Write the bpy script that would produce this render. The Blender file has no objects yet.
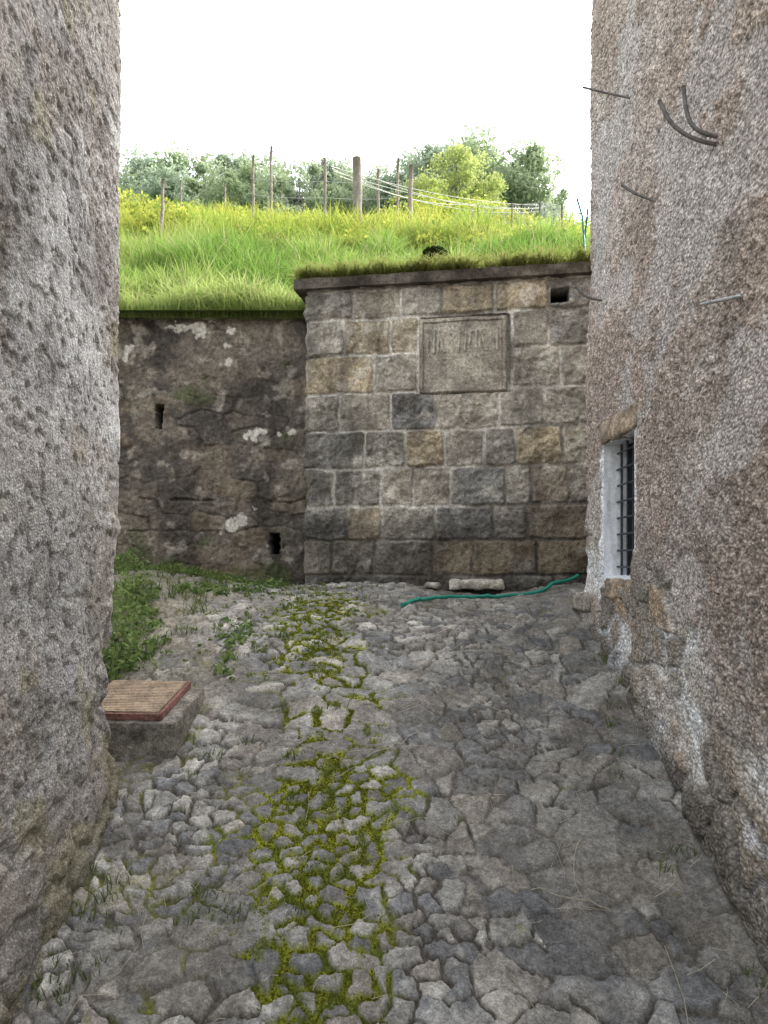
import bpy, math, random, bmesh
import numpy as np
from mathutils import Vector
random.seed(7); rng=np.random.default_rng(7)
S=bpy.context.scene
COL=S.collection

# ---------------------------------------------------------------- helpers
def h3(ix,iy,iz,seed):
    a=(ix.astype(np.int64)*374761393+iy.astype(np.int64)*668265263+iz.astype(np.int64)*2147483647+seed*1274126177)&0xFFFFFFFF
    a=((a^(a>>13))*1274126177)&0xFFFFFFFF
    a=((a^(a>>16))*2246822519)&0xFFFFFFFF
    a=a^(a>>15)
    return (a&0xFFFFFF)/float(0x1000000)
def vn(x,y,z=None,seed=0):
    x=np.asarray(x,float); y=np.asarray(y,float)
    if z is None: z=np.zeros_like(x)
    ix=np.floor(x);iy=np.floor(y);iz=np.floor(z)
    fx=x-ix;fy=y-iy;fz=z-iz
    fx=fx*fx*(3-2*fx);fy=fy*fy*(3-2*fy);fz=fz*fz*(3-2*fz)
    r=0
    zs=(0,1) if np.any(fz) else (0,)
    for dx in (0,1):
        for dy in (0,1):
            for dz in zs:
                w=(fx if dx else 1-fx)*(fy if dy else 1-fy)*(fz if dz else 1-fz)
                r=r+w*h3(ix+dx,iy+dy,iz+dz,seed)
    return r*2-1
def fbm(x,y,s,octv=4,seed=0,gain=.5):
    r=0;a=1;t=0;f=1.0/s
    for o in range(octv):
        c,sn=math.cos(o*1.1),math.sin(o*1.1)
        r=r+a*vn((x*c-y*sn)*f+o*17.3,(x*sn+y*c)*f-o*9.1,seed=seed+o); t+=a; a*=gain; f*=2.03
    return r/t*1.5
def ss(a,b,x):
    t=np.clip((x-a)/(b-a),0,1); return t*t*(3-2*t)
def voro(x,y,sx,sy,jit=.8,pm=.3,seed=0):
    gx=x/sx; gy=y/sy; iy=np.floor(gy); ix=np.floor(gx)
    def pt(i,j):
        px=(i+.5+(h3(i,j,i*0,seed)-.5)*jit+.5*(j%2)-.25)*sx
        py=(j+.5+(h3(i,j,i*0,seed+1)-.5)*jit)*sy
        r=h3(i,j,i*0,seed+2)
        li=np.where(r<pm,i+1,i); lj=np.where((r>=pm)&(r<pm*1.4),j+1,j)
        return px,py,li,lj
    F=np.full(x.shape,1e9);P=[np.zeros_like(x) for _ in range(4)]
    for dj in (-1,0,1):
        for di in (-1,0,1,):
            px,py,li,lj=pt(ix+di,iy+dj)
            d=(px-x)**2+(py-y)**2; m=d<F
            F=np.where(m,d,F)
            for k,v in enumerate((px,py,li,lj)): P[k]=np.where(m,v,P[k])
    E=np.full(x.shape,1e9)
    for dj in (-2,-1,0,1,2):
        for di in (-2,-1,0,1,2):
            px,py,li,lj=pt(ix+di,iy+dj)
            same=(li==P[2])&(lj==P[3])
            nx=px-P[0]; ny=py-P[1]; n=np.sqrt(nx*nx+ny*ny)+1e-9
            e=((P[0]+px)/2-x)*nx/n+((P[1]+py)/2-y)*ny/n
            E=np.where(same,E,np.minimum(E,e))
    r=[h3(P[2],P[3],P[2]*0,seed+5+k) for k in range(5)]
    return np.clip(E,0,1),r,x-P[0],y-P[1]
def lin(r,g,b):
    f=lambda c:(c/255/12.92 if c/255<=.04045 else ((c/255+.055)/1.055)**2.4)
    return np.array([f(r),f(g),f(b)])
def mixc(a,b,t):
    t=np.asarray(t)[...,None]; return a*(1-t)+b*t
def tag(ob,label=None,cat=None,kind=None,group=None):
    if label: ob["label"]=label
    if cat: ob["category"]=cat
    if kind: ob["kind"]=kind
    if group: ob["group"]=group
    return ob
def mk(name,V,F,mat,col=None,parent=None,smooth=True):
    V=np.asarray(V,dtype=np.float32).reshape(-1,3); F=np.asarray(F,dtype=np.int32)
    n=F.shape[1]
    me=bpy.data.meshes.new(name)
    me.vertices.add(len(V)); me.vertices.foreach_set("co",V.ravel())
    me.loops.add(F.size); me.loops.foreach_set("vertex_index",F.ravel())
    me.polygons.add(len(F)); me.polygons.foreach_set("loop_start",np.arange(0,F.size,n,dtype=np.int32))
    try: me.polygons.foreach_set("loop_total",np.full(len(F),n,dtype=np.int32))
    except Exception: pass
    me.polygons.foreach_set("use_smooth",np.full(len(F),smooth,dtype=bool))
    me.update(calc_edges=True)
    if col is not None:
        c=np.ones((len(V),4),dtype=np.float32); c[:,:3]=np.clip(np.asarray(col).reshape(-1,3),0,1)
        a=me.color_attributes.new("Col",'FLOAT_COLOR','POINT'); a.data.foreach_set("color",c.ravel())
    me.materials.append(mat)
    ob=bpy.data.objects.new(name,me); COL.objects.link(ob)
    if parent: ob.parent=parent
    return ob
def gridF(nu,nz,keep=None):
    a=np.arange(nu*nz).reshape(nu,nz)
    q=np.stack([a[:-1,:-1],a[:-1,1:],a[1:,1:],a[1:,:-1]],-1)
    if keep is not None: q=q[keep]
    return q.reshape(-1,4)
def strip(path,U,Zs):
    p=np.array(path,float); seg=np.diff(p,axis=0); L=np.hypot(seg[:,0],seg[:,1]); c=np.concatenate([[0],np.cumsum(L)])
    n=np.stack([-seg[:,1]/L,seg[:,0]/L],1)
    vnm=np.concatenate([[n[0]],(n[1:]+n[:-1])/2,[n[-1]]]); vnm/=np.linalg.norm(vnm,axis=1)[:,None]
    x=np.interp(U,c,p[:,0]); y=np.interp(U,c,p[:,1])
    nx=np.interp(U,c,vnm[:,0]); ny=np.interp(U,c,vnm[:,1])
    return x,y,nx,ny,c
def tube(name,pts,rad,mat,n=6,parent=None,caps=True):
    pts=[Vector(p) for p in pts]; V=[];F=[]
    if not isinstance(rad,(list,tuple)): rad=[rad]*len(pts)
    for i,p in enumerate(pts):
        t=(pts[min(i+1,len(pts)-1)]-pts[max(i-1,0)]).normalized()
        a=t.cross(Vector((0,0,1)) if abs(t.z)<.9 else Vector((1,0,0))).normalized(); b=t.cross(a)
        for k in range(n):
            w=2*math.pi*k/n; V.append(p+(a*math.cos(w)+b*math.sin(w))*rad[i])
    for i in range(len(pts)-1):
        for k in range(n):
            F.append((i*n+k,i*n+(k+1)%n,(i+1)*n+(k+1)%n,(i+1)*n+k))
    if caps:
        F.append(tuple(range(n))); F.append(tuple((len(pts)-1)*n+k for k in range(n))[::-1])
    me=bpy.data.meshes.new(name); me.from_pydata([tuple(v) for v in V],[],F); me.update()
    for q in me.polygons: q.use_smooth=len(q.vertices)==4
    me.materials.append(mat)
    ob=bpy.data.objects.new(name,me); COL.objects.link(ob)
    if parent: ob.parent=parent
    return ob
def box_rough(name,cx,cy,cz,sx,sy,sz,mat,parent=None,rotz=0,tilt=0,amp=.004,res=.02,seed=0,colf=None,edge=1.5):
    bm=bmesh.new()
    nx,ny,nz=[max(1,min(90,int(s/res))) for s in (sx,sy,sz)]
    def face(o,a,b,na,nb):
        vs=[[bm.verts.new(o+a*(i/na)+b*(j/nb)) for j in range(nb+1)] for i in range(na+1)]
        for i in range(na):
            for j in range(nb): bm.faces.new((vs[i][j],vs[i+1][j],vs[i+1][j+1],vs[i][j+1]))
    X=Vector((sx,0,0));Y=Vector((0,sy,0));Z=Vector((0,0,sz));o=-(X+Y+Z)/2
    face(o,Y,X,ny,nx);face(o+Z,X,Y,nx,ny);face(o,X,Z,nx,nz);face(o+Y,Z,X,nz,nx);face(o,Z,Y,nz,ny);face(o+X,Y,Z,ny,nz)
    bmesh.ops.remove_doubles(bm,verts=bm.verts,dist=1e-5)
    bm.normal_update()
    co=np.array([v.co[:] for v in bm.verts]); no=np.array([v.normal[:] for v in bm.verts])
    q=co+np.array([cx,cy,cz])
    d=amp*(vn(q[:,0]/.06,q[:,1]/.06,q[:,2]/.06,seed)+.5*vn(q[:,0]/.02,q[:,1]/.02,q[:,2]/.02,seed+1))
    ext=np.abs(co)/np.array([sx,sy,sz])*2
    e=np.sort(ext,axis=1)[:,1]; d=d-amp*edge*(e>.999)
    co=co+no*d[:,None]
    for v,c in zip(bm.verts,co): v.co=c
    me=bpy.data.meshes.new(name); bm.to_mesh(me); bm.free()
    c4=np.ones((len(co),4),dtype=np.float32)
    c4[:,:3]=colf(q) if colf else .3
    a=me.color_attributes.new("Col",'FLOAT_COLOR','POINT'); a.data.foreach_set("color",c4.ravel())
    me.materials.append(mat)
    for p in me.polygons: p.use_smooth=True
    if edge<1: me.set_sharp_from_angle(angle=math.radians(50))
    ob=bpy.data.objects.new(name,me); COL.objects.link(ob)
    ob.location=(cx,cy,cz); ob.rotation_euler=(tilt,0,rotz)
    if parent: ob.parent=parent
    return ob

# ---------------------------------------------------------------- materials
def nt(name):
    m=bpy.data.materials.new(name); m.use_nodes=True; t=m.node_tree; t.nodes.clear()
    o=t.nodes.new("ShaderNodeOutputMaterial"); return m,t,o
def surf(name,scales=(14,60,220),amt=(.35,.35,.3),bump=.6,bdist=.01,rough=.9,speck=None,pebble=0,rgb=None,vscale=70,gain=1.0,pdark=0):
    m,t,o=nt(name); N=t.nodes.new; L=t.links.new
    b=N("ShaderNodeBsdfPrincipled"); b.inputs["Roughness"].default_value=rough
    b.inputs["Specular IOR Level"].default_value=.25
    tc=N("ShaderNodeNewGeometry")
    if rgb is None:
        a=N("ShaderNodeVertexColor"); a.layer_name="Col"; cur=a.outputs["Color"]
    else:
        a=N("ShaderNodeRGB"); a.outputs[0].default_value=(*rgb,1); cur=a.outputs[0]
    hs=[]
    for i,(s,k) in enumerate(zip(scales,amt)):
        n=N("ShaderNodeTexNoise"); n.inputs["Scale"].default_value=s; n.inputs["Detail"].default_value=2; n.inputs["Roughness"].default_value=.65
        L(tc.outputs["Position"],n.inputs["Vector"])
        mr=N("ShaderNodeMapRange"); mr.inputs["From Min"].default_value=.3; mr.inputs["From Max"].default_value=.7
        g_=gain if i==0 else 1.0
        mr.inputs["To Min"].default_value=(1-k)*g_; mr.inputs["To Max"].default_value=(1+k)*g_; L(n.outputs["Fac"],mr.inputs["Value"])
        mx=N("ShaderNodeVectorMath"); mx.operation='SCALE'; L(cur,mx.inputs[0]); L(mr.outputs[0],mx.inputs["Scale"]); cur=mx.outputs[0]
        hs.append(n.outputs["Fac"])
    if speck or pebble:
        v=N("ShaderNodeTexVoronoi"); v.inputs["Scale"].default_value=vscale; L(tc.outputs["Position"],v.inputs["Vector"])
    if speck:
        mr=N("ShaderNodeMapRange"); mr.inputs["To Min"].default_value=1-speck; mr.inputs["To Max"].default_value=1+speck
        sp=N("ShaderNodeSeparateColor"); L(v.outputs["Color"],sp.inputs[0]); L(sp.outputs[0],mr.inputs["Value"])
        mx=N("ShaderNodeVectorMath"); mx.operation='SCALE'; L(cur,mx.inputs[0]); L(mr.outputs[0],mx.inputs["Scale"]); cur=mx.outputs[0]
    if pdark:
        mr=N("ShaderNodeMapRange"); mr.inputs["From Min"].default_value=.35; mr.inputs["From Max"].default_value=.8; mr.inputs["To Min"].default_value=1.08; mr.inputs["To Max"].default_value=1-pdark  # gaps between pebbles darkened in the colour, as crevice shade
        L(v.outputs["Distance"],mr.inputs["Value"])
        mx=N("ShaderNodeVectorMath"); mx.operation='SCALE'; L(cur,mx.inputs[0]); L(mr.outputs[0],mx.inputs["Scale"]); cur=mx.outputs[0]
    L(cur,b.inputs["Base Color"])
    hh=hs[1]
    if pebble:
        m3=N("ShaderNodeMath"); m3.operation='MULTIPLY_ADD'; m3.inputs[1].default_value=-pebble; L(v.outputs["Distance"],m3.inputs[0]); L(hh,m3.inputs[2]); hh=m3.outputs[0]
    else:
        m2=N("ShaderNodeMath"); m2.operation='MULTIPLY_ADD'; m2.inputs[1].default_value=.5; L(hs[-1],m2.inputs[0]); L(hh,m2.inputs[2]); hh=m2.outputs[0]
    bp=N("ShaderNodeBump"); bp.inputs["Strength"].default_value=bump; bp.inputs["Distance"].default_value=bdist
    L(hh,bp.inputs["Height"]); L(bp.outputs[0],b.inputs["Normal"])
    L(b.outputs[0],o.inputs[0]); return m
def leafmat(name,trans=.45):
    m,t,o=nt(name); N=t.nodes.new; L=t.links.new
    a=N("ShaderNodeVertexColor"); a.layer_name="Col"; c=a.outputs["Color"]
    d=N("ShaderNodeBsdfDiffuse"); r=N("ShaderNodeBsdfTranslucent"); mx=N("ShaderNodeMixShader"); mx.inputs[0].default_value=trans
    L(c,d.inputs[0]); L(c,r.inputs[0]); L(d.outputs[0],mx.inputs[1]); L(r.outputs[0],mx.inputs[2]); L(mx.outputs[0],o.inputs[0]); return m
def plain(name,rgb,rough=.6,metal=0,var=.25,scale=40):
    m=surf(name,(scale,scale*4,scale*10),(var,var*.7,var*.4),.3,.002,rough,rgb=rgb)
    m.node_tree.nodes["Principled BSDF"].inputs["Metallic"].default_value=metal; return m

G=1.55
M_cast=surf("roughcast_plaster",(9,42,180),(.12,.32,.28),.85,.012,.95,speck=.27,pebble=1.2,vscale=68,gain=G*1.14,pdark=.34)
M_left=surf("weathered_plaster",(7,60,190),(.12,.22,.26),.7,.005,.95,speck=.26,pebble=.9,vscale=125,gain=G*1.05,pdark=.28)
M_stone=surf("ashlar_stone",(8,35,140),(.20,.32,.30),.9,.011,.92,speck=.18,vscale=100,gain=G)
M_dark=surf("stained_rubble",(6,28,120),(.25,.38,.3),.9,.010,.95,speck=.15,vscale=90,gain=G*.85)
M_path=surf("cobble_stone",(9,40,170),(.2,.32,.34),.75,.005,.85,speck=.2,vscale=140,gain=G*.98)
M_soil=surf("soil",(2,12,60),(.3,.3,.3),.8,.03,1,rgb=(.09,.09,.05))
M_conc=surf("concrete",(8,40,160),(.3,.35,.3),.9,.008,.95,speck=.2,gain=G)
M_white=surf("lime_plaster",(8,40,160),(.1,.14,.1),.5,.004,.9,rgb=(.80,.82,.85))
M_iron=plain("rusty_iron",(.18,.165,.155),.6,.3)
M_galv=plain("galvanised_wire",(.46,.46,.46),.5,.4)
M_grille=plain("dark_iron_grille",(.06,.07,.085),.5,.4)
M_void=plain("dark_interior",(.012,.012,.014),.9)
M_hose=plain("green_hose_rubber",(.02,.25,.18),.35,0,.1)
M_wood=surf("grey_wood",(6,50,200),(.3,.3,.3),.6,.006,.9,rgb=(.22,.19,.16))
M_slat=surf("worn_slat_wood",(12,70,200),(.3,.3,.25),.5,.003,.85,rgb=(.36,.28,.20))
M_red=plain("faded_red_frame",(.22,.11,.095),.85,0,.4,20)
M_grass=leafmat("grass_blades",.5)
M_leaf=leafmat("leaves",.45)
M_bark=surf("bark",(3,14,60),(.3,.3,.3),.6,.03,1,rgb=(.16,.15,.14))
M_rope=plain("pale_netting",(.5,.5,.47),.8)
M_teal=plain("teal_paint",(.02,.16,.17),.5)
M_cable=plain("black_cable",(.10,.10,.11),.7)

# ---------------------------------------------------------------- ground profile
def gz0(x,y):
    ys=[-250,-3,1.2,1.9,4.55,5.2,6.1,8,60]; zs=[-25,-.6,0,.122,1.24,1.365,1.40,1.45,1.45]
    r=0
    for o in (-.25,-.12,0,.12,.25): r=r+np.interp(y+o,ys,zs)
    r=r/5
    left=ss(-.7,-2.2,x)*ss(3.6,6.0,y)*.14
    return r+left
def hz(x,y):
    ys=[6.2,6.6,8,11,14,20,45,90,300]; zs=[3.66,3.80,4.55,6.10,7.70,10.60,20.0,28,38]
    z=(np.interp(y-.3,ys,zs)+np.interp(y,ys,zs)+np.interp(y+.3,ys,zs))/3
    k=ss(8,16,y)
    z=z-.045*np.clip(x+2,-12,12)*k
    z=z+.16*fbm(x,y,2.2,3,51)*ss(6.8,8.5,y)
    return z

# ---------------------------------------------------------------- path (cobbles)
X=np.arange(-2.9,2.0,.0066)
ylist=[1.55]
while ylist[-1]<6.45: ylist.append(ylist[-1]+.0054*(ylist[-1]/2.1)**1.5)
Y=np.array(ylist)
XX,YY=np.meshgrid(X,Y,indexing='ij')
wx=XX+.022*fbm(XX,YY,.15,2,3)+.006*fbm(XX,YY,.025,2,5); wy=YY+.016*fbm(XX,YY,.13,2,4)+.006*fbm(XX,YY,.025,2,6)
rot=.10
rx=wx*math.cos(rot)+wy*math.sin(rot); ry=-wx*math.sin(rot)+wy*math.cos(rot)
e1,r1,dx1,dy1=voro(rx,ry*1.45,.150,.130,1.0,.42,11)
e2,r2,dx2,dy2=voro(rx+5,ry*1.5+3,.095,.085,1.0,.40,31)
e3,r3,dx3,dy3=voro(rx+9,ry*1.4+1,.20,.16,1.0,.38,41)
sel=fbm(XX,YY,.6,2,60)
mossx=-.16-.085*(YY-2.2)
wid_=.25*(1+.4*fbm(YY,YY*0,.5,2,61))
strip_m=np.exp(-((XX-mossx-.08*fbm(YY,YY*0+3,.6,2,62))/wid_)**2)
useS=(sel>.34)
useL=(sel<-.22)
pick=lambda a,b,c: np.where(useS,b,np.where(useL,c,a))
E=pick(e1,e2,e3); R=[pick(a,b,c) for a,b,c in zip(r1,r2,r3)]; DX=pick(dx1,dx2,dx3); DY=pick(dy1,dy2,dy3)
E=E+.003*fbm(XX,YY,.03,3,63)
near=ss(3.6,2.2,YY); leftn=ss(.5,-.4,XX)
gap=.0010+.008*R[3]**2*(.5+.9*near*leftn)+.010*strip_m*(.4+R[4])
prof=ss(0,1,np.clip((E-gap)/(.006+.005*R[1]),0,1))
flat=ss(3.4,5.0,YY)
soilm=ss(.15,.7,fbm(XX,YY,.40,4,70)+.14-.3*strip_m-.05*near)*.8
hgt=(.007+.010*R[0]+.007*near*leftn)*(1-.25*flat)*(1-.6*soilm)
H=prof*hgt + prof*((R[1]-.5)*DX*.26+(R[2]-.5)*DY*.30)*(1-.35*soilm) + .003*fbm(XX,YY,.03,3,80)*(.5+prof)
H=H+prof*.009*np.abs(fbm(XX+R[0]*3,YY+R[1]*3,.11,2,83))
H=H+.006*fbm(XX,YY,.10,4,81)
base=gz0(XX,YY)+.035*fbm(XX,YY,.9,2,90)-.03*np.exp(-((XX-.75)/.35)**2)+.014*fbm(XX,YY,.3,3,91)
ridge=ss(1.0,1.35,XX)*.02
Z=base+H+ridge-.02
g1=lin(124,122,117);g2=lin(100,100,100);g3=lin(156,152,144);g4=lin(126,116,104);soil=lin(66,61,55);gravel=lin(104,99,91);moss=lin(110,113,28);moss2=lin(74,83,27)
c=mixc(g1,g2,ss(.2,.7,R[4])); c=mixc(c,g3,ss(.74,.92,R[1])*.8); c=mixc(c,g4,ss(.7,.95,R[2])*.45)
c=c*(.78+.38*R[0])[...,None]
lich=ss(.15,.6,fbm(XX,YY,.12,4,101)); c=mixc(c,lin(170,167,160),lich*.36)
dirt=ss(-.1,.6,fbm(XX,YY,.16,5,111)); c=mixc(c,lin(84,79,72),dirt*.45)
blot=ss(.1,.7,fbm(XX,YY,.5,3,102)); c=c*(1-.20*blot)[...,None]
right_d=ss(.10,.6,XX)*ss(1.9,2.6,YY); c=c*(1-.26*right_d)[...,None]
c=mixc(c,gravel,ss(.2,.9,soilm)*.45)
inj=1-prof
jc=mixc(soil,gravel*.9,np.clip(flat*.15+soilm*.8,0,1)*.7)
fade=ss(5.6,4.9,YY+.4*fbm(XX,YY,.3,2,110))*(.85+.15*ss(2.2,2.9,YY))
mossmask=np.clip(ss(.26,.52,strip_m+.42*fbm(XX,YY,.24,4,104)-.02)*fade,0,1)
mossL=ss(.48,.75,fbm(XX,YY,.30,3,105)+.25*ss(-.2,-.9,XX)-.1)*ss(.5,.0,XX)
mm=np.clip(mossmask+.35*mossL,0,1)
mcol=mixc(moss,moss2,ss(-.3,.4,fbm(XX,YY,.07,3,106)))
jc=mixc(jc,mcol,mm)
c=mixc(c,jc,ss(.25,.8,inj)*(1-.3*soilm*(1-mm)))
over=mm*ss(.28,.7,fbm(XX,YY,.08,4,107)+.7*inj)*.8
c=mixc(c,mixc(moss,moss2,ss(-.4,.3,fbm(XX,YY,.05,3,108))),over)
Z=Z+.005*mossmask*inj
lg=ss(-.75,-1.5,XX+.25*fbm(XX,YY,.4,3,109))*ss(3.3,3.9,YY)
c=mixc(c,lin(108,102,84),lg*.5)
V=np.stack([XX,YY,Z],-1)
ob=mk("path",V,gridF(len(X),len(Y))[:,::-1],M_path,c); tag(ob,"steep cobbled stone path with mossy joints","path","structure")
def path_z(x,y):
    i=int(np.clip(np.searchsorted(X,x),1,len(X)-1)); j=int(np.clip(np.searchsorted(Y,y),1,len(Y)-1)); return float(Z[i,j])

gx=np.array([-250,-120,-60,-30,-12,-6,-3,-1.5,0,1.5,3,6,12,30,60,120,250.]); gy=np.concatenate([[-250,-120,-60,-30,-12,-6,-3],np.arange(-1,6.7,.4),[6.75]])
GX,GY=np.meshgrid(gx,gy,indexing='ij')
ob=mk("ground",np.stack([GX,GY,gz0(GX,GY)-.12],-1),gridF(len(gx),len(gy))[:,::-1],M_soil); tag(ob,"dark soil ground falling away down the slope","ground","structure")
hx=np.concatenate([[-300,-150,-80,-50,-30,-20],np.arange(-14,14.1,.35),[20,30,50,80,150,300]]); hy=np.concatenate([np.arange(6.2,12,.2),np.arange(12,26,.5),[30,36,45,55,70,90,130,200,300]])
HX,HY=np.meshgrid(hx,hy,indexing='ij')
M_hill=surf("meadow_soil",(1,5,30),(.2,.2,.3),.8,.05,1,rgb=(.12,.17,.05))
ob=mk("hill",np.stack([HX,HY,hz(HX,HY)],-1),gridF(len(hx),len(hy))[:,::-1],M_hill); tag(ob,"steep grassy hillside above the retaining walls","hill","structure")

# ---------------------------------------------------------------- right building
bR=bpy.data.objects.new("house",None); COL.objects.link(bR); bR.location=(1.3,4.7,1.3)
tag(bR,"old house with coarse beige roughcast wall and barred window","house")
WY0,WY1,WZ0,WZ1=3.84,4.37,1.50,2.275
NEAR=-.6; HR=6.2; HL=4.9  # unseen wall ends and tops cut short to let in more skylight
path=[(1.3,NEAR),(1.3,4.68)]+[(1.3+.1*(1-math.cos(a)),4.68+.1*math.sin(a)) for a in np.linspace(.2,math.pi/2,6)]+[(6.5,4.95)]
UL=np.concatenate([np.linspace(NEAR,1.2,12),np.arange(1.24,2.3,.014),np.arange(2.3,WY0,.0068),[WY0],np.arange(WY0+.011,WY1,.011),[WY1],np.arange(WY1+.006,4.98,.0080),np.arange(5.03,10,.1)])
U=UL-NEAR
Zs=np.concatenate([np.linspace(-1.2,-.1,5),np.arange(-.05,WZ0,.0075),[WZ0],np.arange(WZ0+.011,WZ1,.011),[WZ1],np.arange(WZ1+.008,5.35,.0080),np.linspace(5.45,HR,6)])
x,y,nx,ny,cc=strip(path,U,Zs)
UU,ZZ=np.meshgrid(UL,Zs,indexing='ij')
def dist_rect(u,z,u0,u1,z0,z1):
    dx=np.maximum(np.maximum(u0-u,u-u1),0); dz=np.maximum(np.maximum(z0-z,z-z1),0); return np.hypot(dx,dz)
dw=dist_rect(UU,ZZ,WY0,WY1,WZ0,WZ1)
gl=gz0(1.3+0*UU,np.clip(UU,-4,4.9))
hab=ZZ-gl
lowm=ss(.10,-.10,hab-.66+.22*fbm(UU,ZZ,.5,4,201))
lowm=np.maximum(lowm,ss(.1,-.05,dist_rect(UU,ZZ,WY0-.05,WY1+.1,1.27,1.45))*.9)
d=.018*fbm(UU,ZZ,.9,3,202)+.004*fbm(UU,ZZ,.08,3,203,.65)
n1=fbm(UU,ZZ,.026,3,204,.7); n3=fbm(UU,ZZ,.012*1.6,2,231)
scab=ss(.20,.32,fbm(UU,ZZ,.45,5,205)+.22*ss(3.4,4.4,UU)*ss(4,3,ZZ))
d=d+(.0085*np.maximum(n1,-.6)+.003*n3)*(1-.85*lowm)*(1-.55*scab)
d=d-.008*scab*(1-lowm)
wu=UU+.030*fbm(UU,ZZ,.2,3,206); wz=(ZZ+.030*fbm(UU,ZZ,.2,3,207)-.35*UU)*1.25
ev,rv,dxv,dyv=voro(wu,wz,.25,.20,.95,.35,210)
sp=ss(.010,.030,ev)
bury=ss(-.1,.4,fbm(UU,ZZ,.3,3,228))
d=d+lowm*(sp*(.012+.022*rv[0])*(1-.75*bury)-.010+.006*fbm(UU,ZZ,.05,3,211))
d=d-(ZZ-1.6)*.012+.02+.03*ss(.25,0,hab)
tw=ss(0,.07,dw); d=d*tw
cA=lin(154,140,129);cB=lin(138,126,117);cC=lin(162,154,148);cD=lin(108,97,89)
big=fbm(UU,ZZ,1.1,4,220)
c=mixc(cA,cB,ss(-.3,.5,big)); c=mixc(c,cC,ss(.1,.6,fbm(UU,ZZ,.6,4,221))*.5)
c=mixc(c,cD,ss(.2,.7,fbm(UU,ZZ,.35,5,222))*.38)
c=mixc(c,lin(158,154,151),scab*.55)
c=c*(1+.36*np.clip(n1,-1,1)*(1-.45*scab))[...,None]  # roughcast hollows darkened in colour, like ambient occlusion
sc=mixc(lin(136,127,115),lin(106,101,95),rv[1]); sc=mixc(sc,lin(150,128,104),ss(.72,.95,rv[2])*.6)
mort=mixc(lin(160,154,146),lin(196,196,196),ss(-.1,.5,fbm(UU,ZZ,.3,3,224)))
sc=mixc(mort,sc,ss(.010,.026,ev)*(1-.7*bury)); wht=ss(.26,.5,fbm(UU,ZZ,.3,4,225)); sc=mixc(sc,lin(192,193,196),wht*.55)
crev=ss(.012,.003,np.abs(ev-.014))*(1-bury); sc=sc*(1-.45*crev)[...,None]
c=mixc(c,sc,lowm)
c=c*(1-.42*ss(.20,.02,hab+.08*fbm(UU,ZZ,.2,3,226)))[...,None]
whs=ss(.07,.03,dist_rect(UU,ZZ,WY0-.0,WY1,WZ0,WZ1-.05)+.018*fbm(UU,ZZ,.08,3,227))
c=mixc(c,lin(194,195,198),whs)
V=np.stack([x[:,None]+nx[:,None]*d,y[:,None]+ny[:,None]*d,ZZ],-1)
uc=(UL[:-1]+UL[1:])/2; zc=(Zs[:-1]+Zs[1:])/2
keep=~(((uc>WY0)&(uc<WY1))[:,None]&((zc>WZ0)&(zc<WZ1))[None,:])
def par(o,p):
    o.parent=p; o.location=Vector(o.location)-Vector(p.location); return o
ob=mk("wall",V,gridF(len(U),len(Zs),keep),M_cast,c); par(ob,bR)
def quadbox(name,x0,x1,y0,y1,z0,z1,mat):
    V=[(x0,y0,z0),(x1,y0,z0),(x1,y1,z0),(x0,y1,z0),(x0,y0,z1),(x1,y0,z1),(x1,y1,z1),(x0,y1,z1)]
    F=[(0,3,2,1),(4,5,6,7),(0,1,5,4),(1,2,6,5),(2,3,7,6),(3,0,4,7)]
    return mk(name,V,F,mat,smooth=False)
rf=quadbox("roof",1.38,6.6,NEAR,4.72,HR-.1,HR+.1,M_bark); par(rf,bR)
win=bpy.data.objects.new("window",None); COL.objects.link(win); win.location=(1.4,4.1,1.9)
wloc=Vector(win.location)
def parw(o): o.parent=win; o.location=Vector(o.location)-wloc
XI=1.43
qs=[[(1.3,WY1,WZ0),(XI,WY1-.03,WZ0),(XI,WY1-.03,WZ1),(1.3,WY1,WZ1)],
    [(1.3,WY0,WZ0),(XI,WY0+.02,WZ0),(XI,WY0+.02,WZ1),(1.3,WY0,WZ1)],
    [(1.3,WY0,WZ1),(XI,WY0+.02,WZ1),(XI,WY1-.03,WZ1),(1.3,WY1,WZ1)],
    [(1.3,WY0,WZ0),(XI,WY0+.02,WZ0+.015),(XI,WY1-.03,WZ0+.015),(1.3,WY1,WZ0)]]
VV=[];FF=[]
for q in qs:
    q=np.array(q); n=14; s=np.linspace(0,1,n); a,b=np.meshgrid(s,s,indexing='ij')
    P=(q[0]*((1-a)*(1-b))[...,None]+q[1]*(a*(1-b))[...,None]+q[2]*(a*b)[...,None]+q[3]*((1-a)*b)[...,None])
    nn=np.cross(q[1]-q[0],q[3]-q[0]); nn/=np.linalg.norm(nn)
    P=P+nn*(.006*fbm(a*3,b*3,.4,3,5)*(np.minimum.reduce([a,1-a,b,1-b])>0))[...,None]
    FF.append(gridF(n,n)+len(VV)*n*n); VV.append(P.reshape(-1,3))
ob=mk("reveal",np.concatenate(VV),np.concatenate(FF),M_white); parw(ob)
ob=quadbox("dark_backing",XI-.004,XI+.02,WY0-.02,WY1+.02,WZ0-.02,WZ1+.02,M_void); parw(ob)  # near-black sheet paints the unlit room behind the grille
bm=bmesh.new()
def addbar(p,q,r):
    p=Vector(p);q=Vector(q);t=(q-p).normalized(); a=t.cross(Vector((1,0,.01))).normalized(); b=t.cross(a)
    A=[bm.verts.new(p+(a*math.cos(k*math.pi/3)+b*math.sin(k*math.pi/3))*r) for k in range(6)]
    B=[bm.verts.new(q+(a*math.cos(k*math.pi/3)+b*math.sin(k*math.pi/3))*r) for k in range(6)]
    for k in range(6): bm.faces.new((A[k],A[(k+1)%6],B[(k+1)%6],B[k]))
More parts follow.
